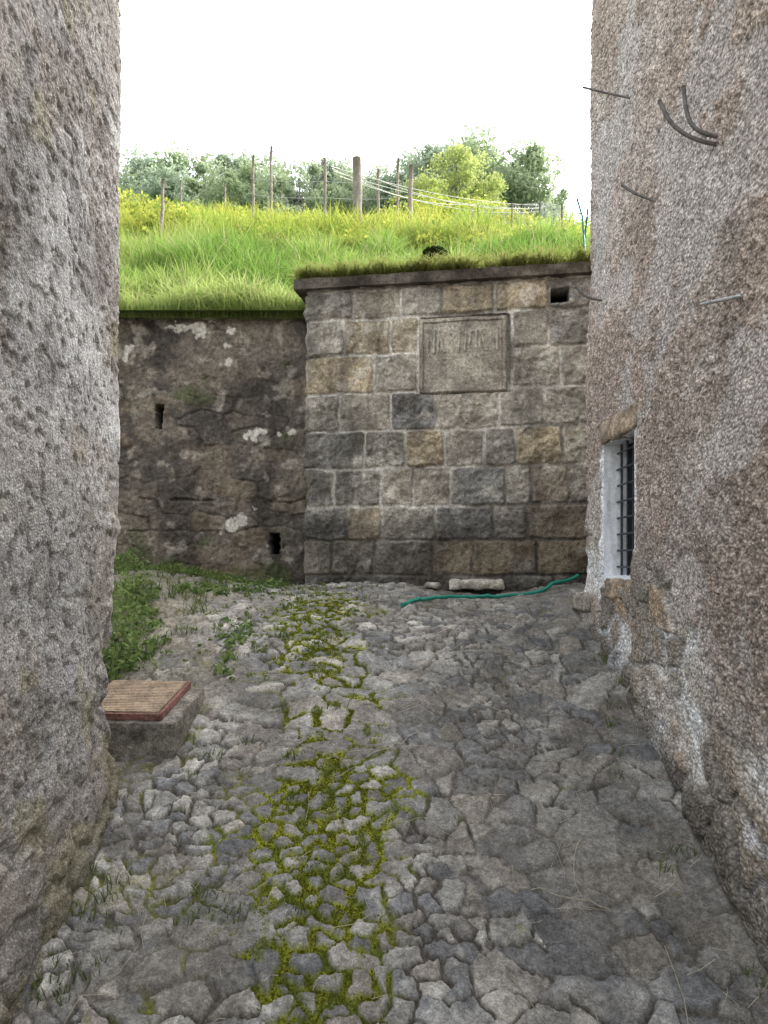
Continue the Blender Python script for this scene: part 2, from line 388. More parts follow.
for i in range(5):
    yy=WY0+.05+i*.105; addbar((1.385,yy,WZ0),(1.385,yy,WZ1),.007)
for i in range(8):
    zz=WZ0+.06+i*.095; addbar((1.374,WY0+.0,zz),(1.374,WY1-.01,zz),.006)
me=bpy.data.meshes.new("grille"); bm.to_mesh(me); bm.free(); me.materials.append(M_grille)
gr=bpy.data.objects.new("grille",me); COL.objects.link(gr); parw(gr)
win.parent=bR; win.location=wloc-Vector(bR.location)
cl=lambda q: mixc(lin(146,130,112),lin(112,101,90),ss(-.4,.5,vn(q[:,0]/.08,q[:,1]/.08,q[:,2]/.08,3)))
ob=box_rough("lintel",1.342,4.07,2.345,.13,.62,.13,M_stone,amp=.008,res=.014,seed=3,colf=cl,edge=.8); ob.parent=win; ob.location=Vector(ob.location)-wloc
ob=box_rough("sill",1.335,4.02,1.435,.14,.48,.115,M_stone,amp=.012,res=.014,seed=5,colf=cl); ob.parent=win; ob.location=Vector(ob.location)-wloc
def hook(name,pts,r,mat):
    o=tube(name,pts,r,mat,8); par(o,bR); return o
def smoothp(pts,k=5):
    P=[Vector(p) for p in pts]; out=[]
    for i in range(len(P)-1):
        p0=P[max(i-1,0)];p1=P[i];p2=P[i+1];p3=P[min(i+2,len(P)-1)]
        for j in range(k):
            t=j/k; out.append(.5*((2*p1)+(p2-p0)*t+(2*p0-5*p1+4*p2-p3)*t*t+(-p0+3*p1-3*p2+p3)*t**3))
    out.append(P[-1]); return out
hook("iron_bracket",smoothp([(1.36,2.93,3.27),(1.27,2.93,3.29),(1.225,2.94,3.33),(1.205,2.95,3.40),(1.195,2.95,3.49)]),.0085,M_iron)
hook("iron_bracket",smoothp([(1.36,2.95,3.25),(1.27,2.95,3.27),(1.21,2.97,3.31),(1.16,3.0,3.38),(1.125,3.02,3.475)]),.0085,M_iron)
hook("iron_rod",smoothp([(1.35,3.95,4.06),(1.2,3.99,4.12),(1.08,4.02,4.17)]),.006,M_iron)
hook("iron_rod",smoothp([(1.33,3.58,3.33),(1.24,3.62,3.39),(1.18,3.67,3.46)]),.007,M_iron)
hook("iron_rod",smoothp([(1.33,4.40,3.14),(1.22,4.42,3.17),(1.15,4.44,3.24)]),.008,M_iron)
hook("iron_rod",[(1.34,2.70,2.572),(1.27,2.78,2.578),(1.225,2.86,2.588)],.0075,M_galv)

# ---------------------------------------------------------------- left building
bL=bpy.data.objects.new("building",None); COL.objects.link(bL); bL.location=(-1.2,3.1,.7)
tag(bL,"rough grey plastered corner of an old stone building","building")
xl=-1.118
path=[(-6,3.32),(xl-.10,3.15)]+[(xl-.10+.10*math.sin(a),3.05+.10*math.cos(a)) for a in np.linspace(.2,math.pi/2,6)]+[(xl,NEAR)]
_,_,_,_,cc=strip(path,np.array([0.]),None)
Lc=cc[1]; Lend=cc[-1]; Lcor=cc[-2]
U=np.concatenate([np.arange(0,Lc-.15,.1),np.arange(Lc-.12,Lcor+1.0,.0064),np.arange(Lcor+1.0,Lcor+1.7,.011),np.linspace(Lcor+1.8,Lend,14)])
Zs=np.concatenate([np.linspace(-1.2,-.1,5),np.arange(0,4.3,.0070),np.linspace(4.35,HL,5)])
x,y,nx,ny,_=strip(path,U,Zs)
UU,ZZ=np.meshgrid(U-Lcor,Zs,indexing='ij')
YW=3.05-np.clip(UU,-.3,8)
gl=gz0(xl+0*UU,YW); hab=ZZ-gl
d=.016*fbm(UU,ZZ,.8,3,302)+.003*fbm(UU,ZZ,.09,4,303,.6)
n1=fbm(UU,ZZ,.020,3,304,.7); n2=ss(.15,.4,fbm(UU,ZZ,.05,3,309))
rough_top=ss(2.9,3.6,ZZ+.3*fbm(UU,ZZ,.5,3,305))
d=d+(.0022+.001*rough_top)*n1+.002*n2
brk=ss(.22,.30,fbm(UU,ZZ,.5,5,306)+.10*rough_top+.22*ss(1.3,.7,ZZ)); d=d-.006*brk+.004*brk*n1
pit=ss(.38,.5,fbm(UU,ZZ,.035,2,333)); d=d-.006*pit
d=d+.022*ss(1.4,2.0,ZZ)+.006
er=np.exp(-((ZZ-1.05)/.38)**2)*ss(.40,0,UU); d=d-.045*er+.022*er*fbm(UU,ZZ,.1,3,330)
wu=UU+.05*fbm(UU,ZZ,.2,3,310); wz=ZZ+.05*fbm(UU,ZZ,.2,3,311)
ev,rv,_,_=voro(wu,wz,.26,.18,.9,.3,312)
lowm=ss(.12,-.08,hab-.38+.22*fbm(UU,ZZ,.35,3,313)); lowm=np.maximum(lowm,er*.8)
d=d+lowm*(ss(.01,.035,ev)*(.010+.014*rv[0])-.010)+.018*ss(.30,.0,hab)
ed=ss(.05,.02,np.abs(ZZ-1.72-.05*fbm(UU,ZZ,.3,2,315)))*ss(.25,0,UU); d=d+.012*ed
c=mixc(lin(146,145,145),lin(128,126,126),ss(-.3,.5,fbm(UU,ZZ,.8,4,320)))
c=mixc(c,lin(168,168,168),ss(.0,.5,fbm(UU,ZZ,.3,5,321))*.65)
c=mixc(c,lin(124,116,108),brk*.5)
c=mixc(c,lin(116,108,101),ss(2.9,3.8,ZZ+.35*fbm(UU,ZZ,.5,4,322))*.65)  # brown-grey shadow of the upper wall put into the plaster colour
c=mixc(c,lin(150,142,133),ss(.1,.5,fbm(UU,ZZ,.5,4,323)+ss(1.9,1.2,ZZ)*.3-.2)*.45)
c=mixc(c,lin(98,93,89),ss(.15,.65,fbm(UU,ZZ,.22,5,331))*.45)
c=c*(1+.22*np.clip(n1,-1,1))[...,None]  # occlusion-style darkening of plaster hollows, painted into the colour
c=mixc(c,lin(84,80,76),pit*.45)
c=mixc(c,lin(178,177,175),n2*.22)
sc=mixc(lin(132,125,115),lin(104,100,94),rv[1]); c=mixc(c,mixc(lin(160,155,147),sc,ss(.005,.03,ev)),lowm*.7)
crev=ss(.012,.003,np.abs(ev-.012))*lowm; c=c*(1-.4*crev)[...,None]
c=mixc(c,lin(124,118,80),ss(.15,.5,fbm(UU,ZZ,.25,4,324)+.35*ss(.45,.1,hab)-.35*ss(.5,.9,hab))*.4)
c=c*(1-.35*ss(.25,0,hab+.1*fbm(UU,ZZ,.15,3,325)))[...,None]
c=mixc(c,lin(88,82,77),ss(.012,.0,np.abs(fbm(UU,ZZ,.7,4,326)))*ss(.1,.3,fbm(UU,ZZ,.6,2,327))*.6)
V=np.stack([x[:,None]+nx[:,None]*d,y[:,None]+ny[:,None]*d,ZZ],-1)
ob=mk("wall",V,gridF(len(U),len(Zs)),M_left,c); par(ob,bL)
rf=quadbox("roof",-6.1,-1.2,NEAR,3.1,HL-.1,HL+.1,M_bark); par(rf,bL)

# ---------------------------------------------------------------- ashlar block wall
wB=bpy.data.objects.new("retaining_wall",None); COL.objects.link(wB); wB.location=(.4,6.0,1.39)
tag(wB,"ashlar stone retaining wall with inscribed plaque and projecting cap","wall")
A=np.array([-.626,6.10]); B=np.array([1.56,5.75]); dirAB=(B-A)/np.linalg.norm(B-A); LAB=np.linalg.norm(B-A)
Rr=A+dirAB*6.5
path=[tuple(Rr),tuple(A+dirAB*.02),tuple(A+np.array([.002,.02])),(A[0]+.06,A[1]+.45)]
_,_,_,_,cc=strip(path,np.array([0.]),None)
Lf=cc[1]
def s_of_px(px):
    r=(px-384)/740; t=(r*A[1]-A[0])/((B[0]-A[0])-r*(B[1]-A[1])); return t*LAB
U=np.concatenate([np.arange(0,Lf-2.5,.12),np.arange(Lf-2.45,Lf+.05,.0076),np.arange(Lf+.06,cc[-1],.02)])
Zs=np.concatenate([[.8,1.1],np.arange(1.25,3.82,.0076)])
x,y,nx,ny,_=strip(path,U,Zs)
nf=np.array([dirAB[1],-dirAB[0]])
fr=U<Lf-.03; nx=np.where(fr,nf[0],nx); ny=np.where(fr,nf[1],ny)
UU,ZZ=np.meshgrid(U,Zs,indexing='ij'); SS=Lf-UU
SSw=SS+.012*fbm(SS,ZZ,.12,4,401); ZZw=ZZ+.011*fbm(SS,ZZ,.15,4,402)+.004*np.sin(SS*2)
crs=[3.80,3.56,3.268,2.955,2.65,2.345,2.035,1.76,1.48,1.15]
jp=[[352,398,440,492,545],[341,388,416,509,546],[371,416,509,558],[338,389,433,496,542],[362,403,442,481,512,560],[332,379,412,448,503,529,566],[346,380,433,490,524],[330,372,430,470,535],[350,420,500,550]]
E=np.full(SS.shape,1.0); ID=np.zeros(SS.shape)
for k in range(len(crs)-1):
    m=(ZZw<=crs[k])&(ZZw>crs[k+1])
    js=[-.6]+[float(s_of_px(p)) for p in jp[k]]+[2.3+.03*k]+list(2.3+np.arange(1,12)*.38+.13*(k%2))
    js=np.array(js); idx=np.clip(np.searchsorted(js,SSw)-1,0,len(js)-2)
    es=np.minimum(SSw-js[idx],js[idx+1]-SSw); es=np.where(idx==0,js[1]-SSw,es)
    ez=np.minimum(crs[k]-ZZw,ZZw-crs[k+1])
    e=np.minimum(es,ez); cr=np.clip(.03-np.hypot(np.clip(.03-es,0,1),np.clip(.03-ez,0,1)),-1,1); e=np.where((es<.03)&(ez<.03),cr,e)
    E=np.where(m,e,E); ID=np.where(m,k*37+idx,ID)
r0=h3(ID,ID*0,ID*0,9); r1_=h3(ID,ID*0+1,ID*0,9); r2_=h3(ID,ID*0+2,ID*0,9); r3_=h3(ID,ID*0+3,ID*0,9)
jw=.0065+.004*fbm(SS,ZZ,.2,3,403)
pr=ss(0,.012,E-jw)
low=ss(2.15,1.7,ZZ)
rockf=.6+1.1*r1_
d=pr*(.010+.014*r0)+pr*rockf*.023*fbm(SS+ID*3.1,ZZ,.11,5,404,.64)+.003*fbm(SS,ZZ,.03,2,405)
d=d+(3.8-ZZ)*.012
PL0,PL1,PZ0,PZ1=float(s_of_px(418)),float(s_of_px(508)),2.925,3.545
inpl=(SS>PL0)&(SS<PL1)&(ZZ>PZ0)&(ZZ<PZ1)
d=np.where(inpl,-.02,d)
HL0,HL1,HZ0,HZ1=float(s_of_px(548)),float(s_of_px(566)),3.605,3.725
hole=(SS>HL0)&(SS<HL1)&(ZZ>HZ0)&(ZZ<HZ1); d=np.where(hole,-.22,d)
c=mixc(lin(148,142,130),lin(116,113,107),r0); c=mixc(c,lin(160,143,114),ss(.60,.85,r2_)*.6); c=mixc(c,lin(110,110,109),ss(.7,.95,r3_)*.7)
c=mixc(c,lin(84,78,71),ss(-.05,.6,fbm(SS,ZZ,.22,5,410))*.5)
c=mixc(c,lin(182,176,165),ss(.2,.7,fbm(SS,ZZ,.12,5,411))*.5)
mc=mixc(lin(176,172,164),lin(112,107,99),ss(-.2,.5,fbm(SS,ZZ,.4,4,412)+.8*low))
c=mixc(mc,c,ss(.1,.6,pr)); smear=ss(.30,.6,fbm(SS,ZZ,.2,4,415))*ss(.035,.012,E)*(1-low); c=mixc(c,mc,smear*.6)
edk=ss(.0,.5,fbm(SS,ZZ,.18,3,416))*ss(.028,.012,E)*pr; c=c*(1-.35*edk)[...,None]
st=ss(.0,.7,low+.38*fbm(SS*1.6,ZZ*.7,.45,5,413)); c=mixc(c,c*.32+lin(52,48,43)*.4,st*.85)
st2=ss(.2,.7,fbm(SS*2.5,ZZ*.5,.35,5,414)+.45*ss(.5,.1,SS)+.25*ss(3.6,3.8,ZZ)); c=c*(1-.34*st2)[...,None]
c=np.where(hole[...,None],lin(12,11,10),c)  # darkness inside the drain hole painted near-black
V=np.stack([x[:,None]+nx[:,None]*d,y[:,None]+ny[:,None]*d,ZZ],-1)
ob=mk("masonry",V,gridF(len(U),len(Zs)),M_stone,c); par(ob,wB)
pw,ph=PL1-PL0-.012,PZ1-PZ0-.012
a=np.linspace(0,pw,200); b=np.linspace(0,ph,170); PA,PB=np.meshgrid(a,b,indexing='ij')
eb=np.minimum.reduce([PA,pw-PA,PB,ph-PB])+.004*fbm(PA,PB,.1,3,427)
pd=.028*ss(0,.014,eb)-.010*ss(.035,.045,eb)+.003*fbm(PA,PB,.06,4,420)
wp=PA+.007*fbm(PA,PB,.06,3,421); wq=PB+.007*fbm(PA,PB,.06,3,422)
rel=np.zeros_like(PA)
def stroke(x0,y0,x1,y1,w=.0135):
    global rel
    dx,dy=x1-x0,y1-y0; t=np.clip(((wp-x0)*dx+(wq-y0)*dy)/(dx*dx+dy*dy),0,1)
    q=np.hypot(wp-x0-t*dx,wq-y0-t*dy); rel=np.maximum(rel,ss(w,w*.35,q))
xx=.075
for gs in (0,2,1,0,3,2,0):
    y0,y1=.33,.49; w=.050
    stroke(xx,y0,xx,y1)
    if gs==0: stroke(xx+w,y0,xx+w,y1)
    if gs==1: stroke(xx,y1,xx+w,y1-.03); stroke(xx+w,y1-.03,xx,y0+.07)
    if gs==2: stroke(xx,y1,xx+w,y0)
    if gs==3: stroke(xx+w,y0,xx+w,y1); stroke(xx,y1,xx+w,y1)
    xx+=.083
wear=.30+.70*ss(-.35,.6,fbm(PA,PB,.08,4,424)); pd=pd+.014*rel*wear
for k,yy in enumerate((.27,.20,.13)):
    pd=pd+.004*ss(.014,.004,np.abs(PB-yy))*ss(.1,.3,fbm(PA,PB,.025,2,430+k))*(PA>.1)*(PA<pw-.1)
cen=A+dirAB*(PL0+.006)
px_=cen[0]+dirAB[0]*PA+nf[0]*pd; py_=cen[1]+dirAB[1]*PA+nf[1]*pd
pc=mixc(lin(150,144,132),lin(128,122,112),ss(-.4,.5,fbm(PA,PB,.2,5,425))); pc=mixc(pc,lin(94,88,81),ss(-.05,.6,fbm(PA,PB,.1,5,426))*.5)
pc=pc*(1-.28*ss(0,.1,rel)*(1-ss(.4,.8,rel))*wear)[...,None]
pc=mixc(pc,lin(178,172,160),rel*.35*wear); pc=pc*(1-.3*ss(.05,.04,eb)*ss(.03,.036,eb))[...,None]
ob=mk("plaque",np.stack([px_,py_,PZ0+.006+PB],-1),gridF(200,170)[:,::-1],M_stone,pc); ob["label"]="square carved stone plaque with worn illegible relief"; par(ob,wB)
capc=A+dirAB*3.0+nf*(-.10)
ang=math.atan2(dirAB[1],dirAB[0])
colcap=lambda q: mixc(lin(90,84,77),lin(62,57,51),ss(-.4,.4,vn(q[:,0]/.15,q[:,1]/.15,q[:,2]/.1,3)))
ob=box_rough("cap",capc[0],capc[1],3.850,6.2,.36,.085,M_dark,rotz=ang,amp=.006,res=.022,seed=8,colf=colcap,edge=.4); par(ob,wB)

# ---------------------------------------------------------------- dark rubble wall
wD=bpy.data.objects.new("stone_wall",None); COL.objects.link(wD); wD.location=(-2,6.35,1.5)
tag(wD,"dark stained rubble stone wall with pale lichen patches","wall")
path=[(-.35,6.37),(-7,6.33)]
U=np.concatenate([np.arange(0,2.1,.0082),np.arange(2.15,6.6,.08)]); Zs=np.concatenate([[.9,1.2],np.arange(1.35,3.69,.0082)])
x,y,nx,ny,_=strip(path,U,Zs)
UU,ZZ=np.meshgrid(U,Zs,indexing='ij'); XW=-.35-UU
wu=XW+.04*fbm(XW,ZZ,.2,4,501); wz=(ZZ+.022*fbm(XW,ZZ,.25,4,502))*2.1
ev,rv,dxv,dyv=voro(wu,wz,.30,.30,.55,.40,503)
vis=ss(-.2,.5,fbm(XW,ZZ,.4,3,520))
pr=ss(.0,.030,ev); prv=1-(1-pr)*(.12+.7*vis)
d=.018*fbm(XW,ZZ,.6,3,504)+prv*(.008+.012*rv[0])+.016*fbm(XW,ZZ,.14,5,505,.65)+.004*fbm(XW,ZZ,.03,2,506)+(3.7-ZZ)*.05
gapm=ss(.014,.004,np.abs(ZZ-2.12-.04*fbm(XW,ZZ*0,.3,3,507)))*ss(.0,.2,fbm(XW,ZZ*0,.4,2,508)+.2); d=d-.03*gapm
tz=ss(3.60,3.69,ZZ+.05*fbm(XW,ZZ*0,.2,3,509)); d=d-.04*tz
def pxw(px,py,dd=6.3): return ((px-384)/740*dd,1.6+(560-py)/740*dd)
def rectm(px0,px1,py0,py1):
    a0,b0=pxw(px0,py1);a1,b1=pxw(px1,py0); q=.010*fbm(XW,ZZ,.05,2,3); return (XW+q>a0)&(XW+q<a1)&(ZZ+q>b0)&(ZZ+q<b1)
hm=rectm(155,162,405,429)|rectm(270,280,533,554); d=np.where(hm,-.18,d)
c=mixc(lin(98,92,84),lin(74,70,65),rv[1]); c=mixc(c,lin(112,100,83),ss(.7,.95,rv[2])*.5)
c=mixc(c,lin(122,114,102),ss(.1,.6,fbm(XW,ZZ,.4,5,511)+.35*ss(-1.5,-2.1,XW)*ss(2.6,2.2,ZZ))*.5)
c=mixc(lin(50,47,44),c,prv*.75+.25)
c=mixc(c,lin(50,47,43),ss(-.2,.5,fbm(XW*1.5,ZZ*.7,.5,5,512)+.30*ss(-1.4,-.7,XW))*.65)
c=mixc(c,lin(150,144,132),ss(.30,.7,fbm(XW,ZZ,.10,5,519))*.45)
bl=0
for (px,py,rx_,rz_) in [(190,326,.15,.05),(255,436,.07,.045),(238,523,.10,.045),(228,345,.04,.025),(127,350,.03,.05),(230,330,.035,.03),(290,434,.035,.025),(228,362,.025,.02),(280,436,.03,.02)]:
    a0,b0=pxw(px,py); q=np.hypot((XW-a0)/rx_,(ZZ-b0-(.5*(XW-a0) if py>500 else 0))/rz_); bl=np.maximum(bl,ss(1.1,.7,q+1.4*fbm(XW,ZZ,.06,4,515)))
c=mixc(c,lin(186,182,173),bl*.85)
c=mixc(c,lin(62,72,38),ss(.3,.7,fbm(XW,ZZ,.3,3,516)+.6*ss(1.75,1.5,ZZ)-.2)*.6)
c=np.where(hm[...,None],lin(8,8,8),c)  # shade inside the drain holes put into the stone colour
V=np.stack([x[:,None]+nx[:,None]*d,y[:,None]+ny[:,None]*d,ZZ],-1)
ob=mk("masonry",V,gridF(len(U),len(Zs)),M_dark,c); par(ob,wD)
tx=np.arange(-7,-.35,.02); ty=np.linspace(6.345,6.62,14); TX,TY=np.meshgrid(tx,ty,indexing='ij')
ob=mk("coping",np.stack([TX,TY,3.672+.012*fbm(TX,TY,.1,3,9)],-1),gridF(len(tx),len(ty))[:,::-1],M_dark,mixc(lin(130,124,110),lin(104,106,70),ss(-.3,.4,fbm(TX,TY,.1,3,12)))); par(ob,wD)

# ---------------------------------------------------------------- blades
def blades(name,P,Ln,W,lean,colb,colt,mat,seed=0,dirs=None):
    r=np.random.default_rng(seed); n=len(P)
    th=r.uniform(0,2*np.pi,n); fac=np.stack([np.cos(th),np.sin(th),0*th],1)
    la=r.uniform(0,2*np.pi,n) if dirs is None else dirs
    ld=np.stack([np.cos(la),np.sin(la),0*la],1)
    k=(lean*r.uniform(.3,1.5,n))[:,None]; Lc=Ln[:,None]; up=np.array([0,0,1.])
    m=P+up*Lc*.55+ld*k*Lc*.35; t=P+up*Lc*(1-.35*np.minimum(k,1.6))+ld*k*Lc
    w=W[:,None]*fac
    V=np.stack([P-w/2,P+w/2,m-w*.4,m+w*.4,t],1)
    b=np.arange(n)[:,None]*5
    F=np.concatenate([b+[0,1,3],b+[0,3,2],b+[2,3,4]])
    cm=(colb+colt)/2
    C=np.stack([colb,colb,cm,cm,colt],1)
    return mk(name,V.reshape(-1,3),F,mat,C.reshape(-1,3),smooth=False)
n=90000
gy_=6.42+rng.uniform(0,1,n)**1.15*5.6; gx_=rng.uniform(-1,1,n)*(gy_*.55+.6)
gx_=gx_+.25
z=hz(gx_,gy_)
tuft=fbm(gx_,gy_,.45,3,601); pat=fbm(gx_,gy_,1.6,3,602)
Ln=(.18+.16*rng.uniform(0,1,n)+.26*np.clip(tuft,-.6,1))*(1+.35*ss(8.5,11,gy_))
Ln=Ln*(1-.45*ss(6.8,6.3,gy_)*(gx_>-.7)); Ln=np.clip(Ln,.05,.65)
W=.006+.006*rng.uniform(0,1,n)+.0006*gy_
cb=mixc(lin(80,106,52),lin(104,126,60),ss(-.4,.5,tuft)); ct=mixc(lin(114,148,68),lin(162,178,100),ss(-.4,.5,pat+.4*rng.uniform(-1,1,n)))
front=ss(7.1,6.5,gy_); cb=mixc(cb,lin(150,168,100),front*.8); ct=mixc(ct,lin(172,188,118),front*.6)  # blades at the wall edge lightened in colour to offset shade there
yel=ss(10.0,12.0,gy_+1.2*pat); ct=mixc(ct,lin(176,176,84),yel*.5); cb=mixc(cb,lin(108,124,52),yel*.5)
dead=(rng.uniform(0,1,n)<.10); ct[dead]=lin(180,172,132)
ob=blades("bank_grass",np.stack([gx_,gy_,z-.01],1),Ln,W,.6,cb,ct,M_grass,1); tag(ob,"lush green grass on the steep bank","grass","stuff")
n=45000
gy_=11.3+rng.uniform(0,1,n)**1.2*12; gx_=rng.uniform(-1,1,n)*(gy_*.58+.5); z=hz(gx_,gy_)
tuft=fbm(gx_,gy_,.7,3,611); pat=fbm(gx_,gy_,2.2,3,612)
tall=ss(14.5,12.5,gy_)*.22*(.3+ss(-.2,.5,tuft))
Ln=np.clip(.22+.18*rng.uniform(0,1,n)+.35*np.clip(tuft,-.4,1)*(gx_<3)+tall,.1,.85); W=.016+.012*rng.uniform(0,1,n)
ct=mixc(lin(136,158,72),lin(186,184,92),ss(-.4,.6,pat+.5*rng.uniform(-1,1,n))); cb=mixc(lin(96,120,52),lin(122,138,60),ss(-.5,.5,tuft))
ob=blades("meadow_grass",np.stack([gx_,gy_,z-.02],1),Ln,W,.5,cb,ct,M_grass,2); tag(ob,"tall yellow-green sunlit meadow growth on the hilltop","grass","stuff")
def leafcards(P,size,seed,col):
    r=np.random.default_rng(seed); n=len(P)
    a=r.normal(size=(n,3)); a/=np.linalg.norm(a,axis=1)[:,None]; b=np.cross(a,r.normal(size=(n,3))); b/=np.linalg.norm(b,axis=1)[:,None]
    s=size[:,None]
    V=np.stack([P-a*s,P+b*s*.5,P+a*s,P-b*s*.5],1); F=np.arange(n*4).reshape(n,4)
    return V.reshape(-1,3),F,np.repeat(col,4,axis=0)
def veg(name,centers,per,rad,size,cols,seed,mat=M_leaf,flat=.6):
    r=np.random.default_rng(seed); c=np.repeat(np.array(centers),per,axis=0); n=len(c)
    v=r.normal(size=(n,3)); v/=np.linalg.norm(v,axis=1)[:,None]; rr=np.repeat(np.asarray(rad),per)*r.uniform(.3,1,n)
    P=c+v*rr[:,None]*np.array([1,1,flat]); P[:,2]=np.where(v[:,2]<0,c[:,2]+np.abs(v[:,2])*rr*flat,P[:,2])
    k=r.uniform(0,1,n); col=cols[0]*(1-k)[:,None]+cols[1]*k[:,None]
    V,F,C=leafcards(P,size*r.uniform(.5,1.3,n),seed+1,col); return mk(name,V,F,mat,C,smooth=False)
n=520
yy=rng.uniform(11.0,21,n); xx=rng.uniform(-.56,.4,n)*yy; rad_=rng.uniform(.15,.42,n); zz_=hz(xx,yy)+.15
m2=110; y2=rng.uniform(11.5,15,m2); x2=-rng.uniform(.12,.48,m2)*y2; rad2=rng.uniform(.12,.35,m2); z2=hz(x2,y2)+.15+rng.uniform(0,.50,m2)*ss(-.10,-.36,x2/y2)
# leafy band behind the posts
m3=120; y3=rng.uniform(17,21,m3); x3=rng.uniform(.0,.27,m3)*y3; rad3=rng.uniform(.2,.5,m3); z3=hz(x3,y3)+.2+rng.uniform(0,.6,m3)*ss(.24,.12,x3/y3)
ob=veg("meadow_shrubs",np.stack([np.concatenate([xx,x2,x3]),np.concatenate([yy,y2,y3]),np.concatenate([zz_,z2,z3])],1),62,np.concatenate([rad_,rad2,rad3]),.045,(lin(108,134,58),lin(190,190,94)),71,flat=1.0); tag(ob,"low leafy sunlit growth and yellow flowers on the hilltop","plants","stuff")
def hang(name,xs,ys,zs,seed,lab,L0=.10,lean=1.1,c0=(84,88,44),c1=(104,112,50)):
    n=len(xs); r=np.random.default_rng(seed)
    Ln=L0*r.uniform(.4,1.5,n); W=.006+.007*r.uniform(0,1,n)
    k=r.uniform(0,1,n); cb=mixc(lin(*c0),lin(*c1),k); ct=mixc(lin(124,144,64),lin(166,158,112),r.uniform(0,1,n)**1.5)
    ob=blades(name,np.stack([xs,ys,zs],1),Ln,W,lean,cb,ct,M_grass,seed,dirs=r.normal(-math.pi/2,.8,n)); tag(ob,lab,"grass","stuff")
n=14000; s=rng.uniform(-.08,4.0,n); dep=rng.uniform(0,1,n)**.8*.34
P2=A[None,:]+dirAB[None,:]*s[:,None]+nf[None,:]*(.06-dep)[:,None]
mask=fbm(s,dep,.18,3,620)+.6*(dep/.34)>-.25
hang("wall_top_grass",P2[mask,0],P2[mask,1],np.full(mask.sum(),3.885)+.05*dep[mask],21,"short dry turf spilling over the wall cap",.13,1.4,(104,106,60),(120,124,68))
n=3000; xs=rng.uniform(-4.2,-.6,n); dy=rng.uniform(0.03,.4,n); m=fbm(xs,dy,.3,3,621)+dy*2>-.0
hang("wall_edge_grass",xs[m],6.32+dy[m],3.68+.22*dy[m],22,"grass fringe along the top of the dark wall",.2,1.3,(150,166,104),(164,180,114))
tx=np.linspace(-.05,6,160); ty=np.linspace(0,.5,14); TX,TY=np.meshgrid(tx,ty,indexing='ij')
PX=A[0]+dirAB[0]*TX+nf[0]*(.01-TY); PY=A[1]+dirAB[1]*TX+nf[1]*(.01-TY)
PZ=3.885+.05*ss(0,.08,TY)+.02*fbm(TX,TY,.12,3,630)
ob=mk("turf",np.stack([PX,PY,PZ],-1),gridF(160,14)[:,::-1],M_hill); tag(ob,"thin turf layer lying on the wall cap","turf","stuff")

# ---------------------------------------------------------------- weeds along path
def pts_to_z(xs,ys): return np.array([path_z(a,b) for a,b in zip(xs,ys)])
n=800; yy=rng.uniform(3.7,6.2,n); xx=rng.uniform(-2.4,-.8,n)
dens=fbm(xx,yy,.40,3,640)*1.4+.45*ss(-.95,-1.4,xx)-.32
w=rng.uniform(-.1,.7,n)<dens; xx=xx[w];yy=yy[w]
rr_=rng.uniform(.03,.10,len(xx)); zz_=pts_to_z(xx,yy)
# leafy clump against the building corner
m4=60; y4=rng.uniform(3.85,5.1,m4); x4=-.345*y4+rng.normal(0,.07,m4); z4=pts_to_z(x4,y4)+rng.uniform(0,.20,m4); r4=rng.uniform(.05,.12,m4)
ob=veg("corner_weeds",np.stack([np.concatenate([xx,x4]),np.concatenate([yy,y4]),np.concatenate([zz_,z4])],1),22,np.concatenate([rr_,r4]),.019,(lin(84,108,64),lin(148,166,106)),81,flat=.9); tag(ob,"low leafy weeds covering soil beside the path","weeds","stuff")
n=220; yy=rng.uniform(3.9,6.1,n); xx=rng.normal(-.75,.32,n)
ob=veg("path_weeds",np.stack([xx,yy,pts_to_z(xx,yy)],1),12,rng.uniform(.015,.05,n),.011,(lin(84,104,50),lin(140,154,82)),82); tag(ob,"small weeds sprouting between path stones","weeds","stuff")
def tufts(name,cent,per,L0,seed,lab,spread=.03,c1=lin(96,114,60),c2=lin(150,164,94)):
    r=np.random.default_rng(seed); c=np.repeat(np.array(cent),per,axis=0); n=len(c)
    off=r.normal(0,spread,(n,2)); c[:,0]+=off[:,0]; c[:,1]+=off[:,1]; k=r.uniform(0,1,n)
    ob=blades(name,c,L0*r.uniform(.4,1.4,n),.003+.003*r.uniform(0,1,n),.8,mixc(c1*.6,c1,k),mixc(c1,c2,k),M_grass,seed); tag(ob,lab,"grass","stuff")
c=[]
for _ in range(50):
    a,b=random.gauss(-.75,.42),random.uniform(2.3,5.9); c.append((a,b,path_z(a,b)-.01))
for _ in range(10):
    a,b=random.uniform(1.0,1.25),random.uniform(2.2,4.6); c.append((a,b,path_z(a,b)-.01))
for _ in range(14):
    a,b=random.uniform(-1.1,-.8),random.uniform(2.2,3.2); c.append((a,b,path_z(a,b)-.01))
tufts("joint_grass",c,18,.06,91,"thin grass tufts growing in the path joints",.025)
c=[]
for _ in range(80):
    a,b=random.uniform(-2.2,-1.15),random.uniform(3.8,6.15); c.append((a,b,path_z(a,b)-.01))
tufts("corner_grass",c,20,.11,93,"taller grass tufts beside the building corner",.03)
n=90000; yy=1.9+rng.uniform(0,1,n)**1.1*3.4; xx=-.16-.085*(yy-2.2)+rng.normal(0,.24,n)
ii=np.clip(np.searchsorted(X,xx),1,len(X)-1); jj=np.clip(np.searchsorted(Y,yy),1,len(Y)-1)
ok=(rng.uniform(0,1,n)<mossmask[ii,jj]*(ss(.3,.9,1-prof[ii,jj])*1.1+over[ii,jj]*.7))
xx,yy,ii,jj=xx[ok],yy[ok],ii[ok],jj[ok]; k=rng.uniform(0,1,len(xx))
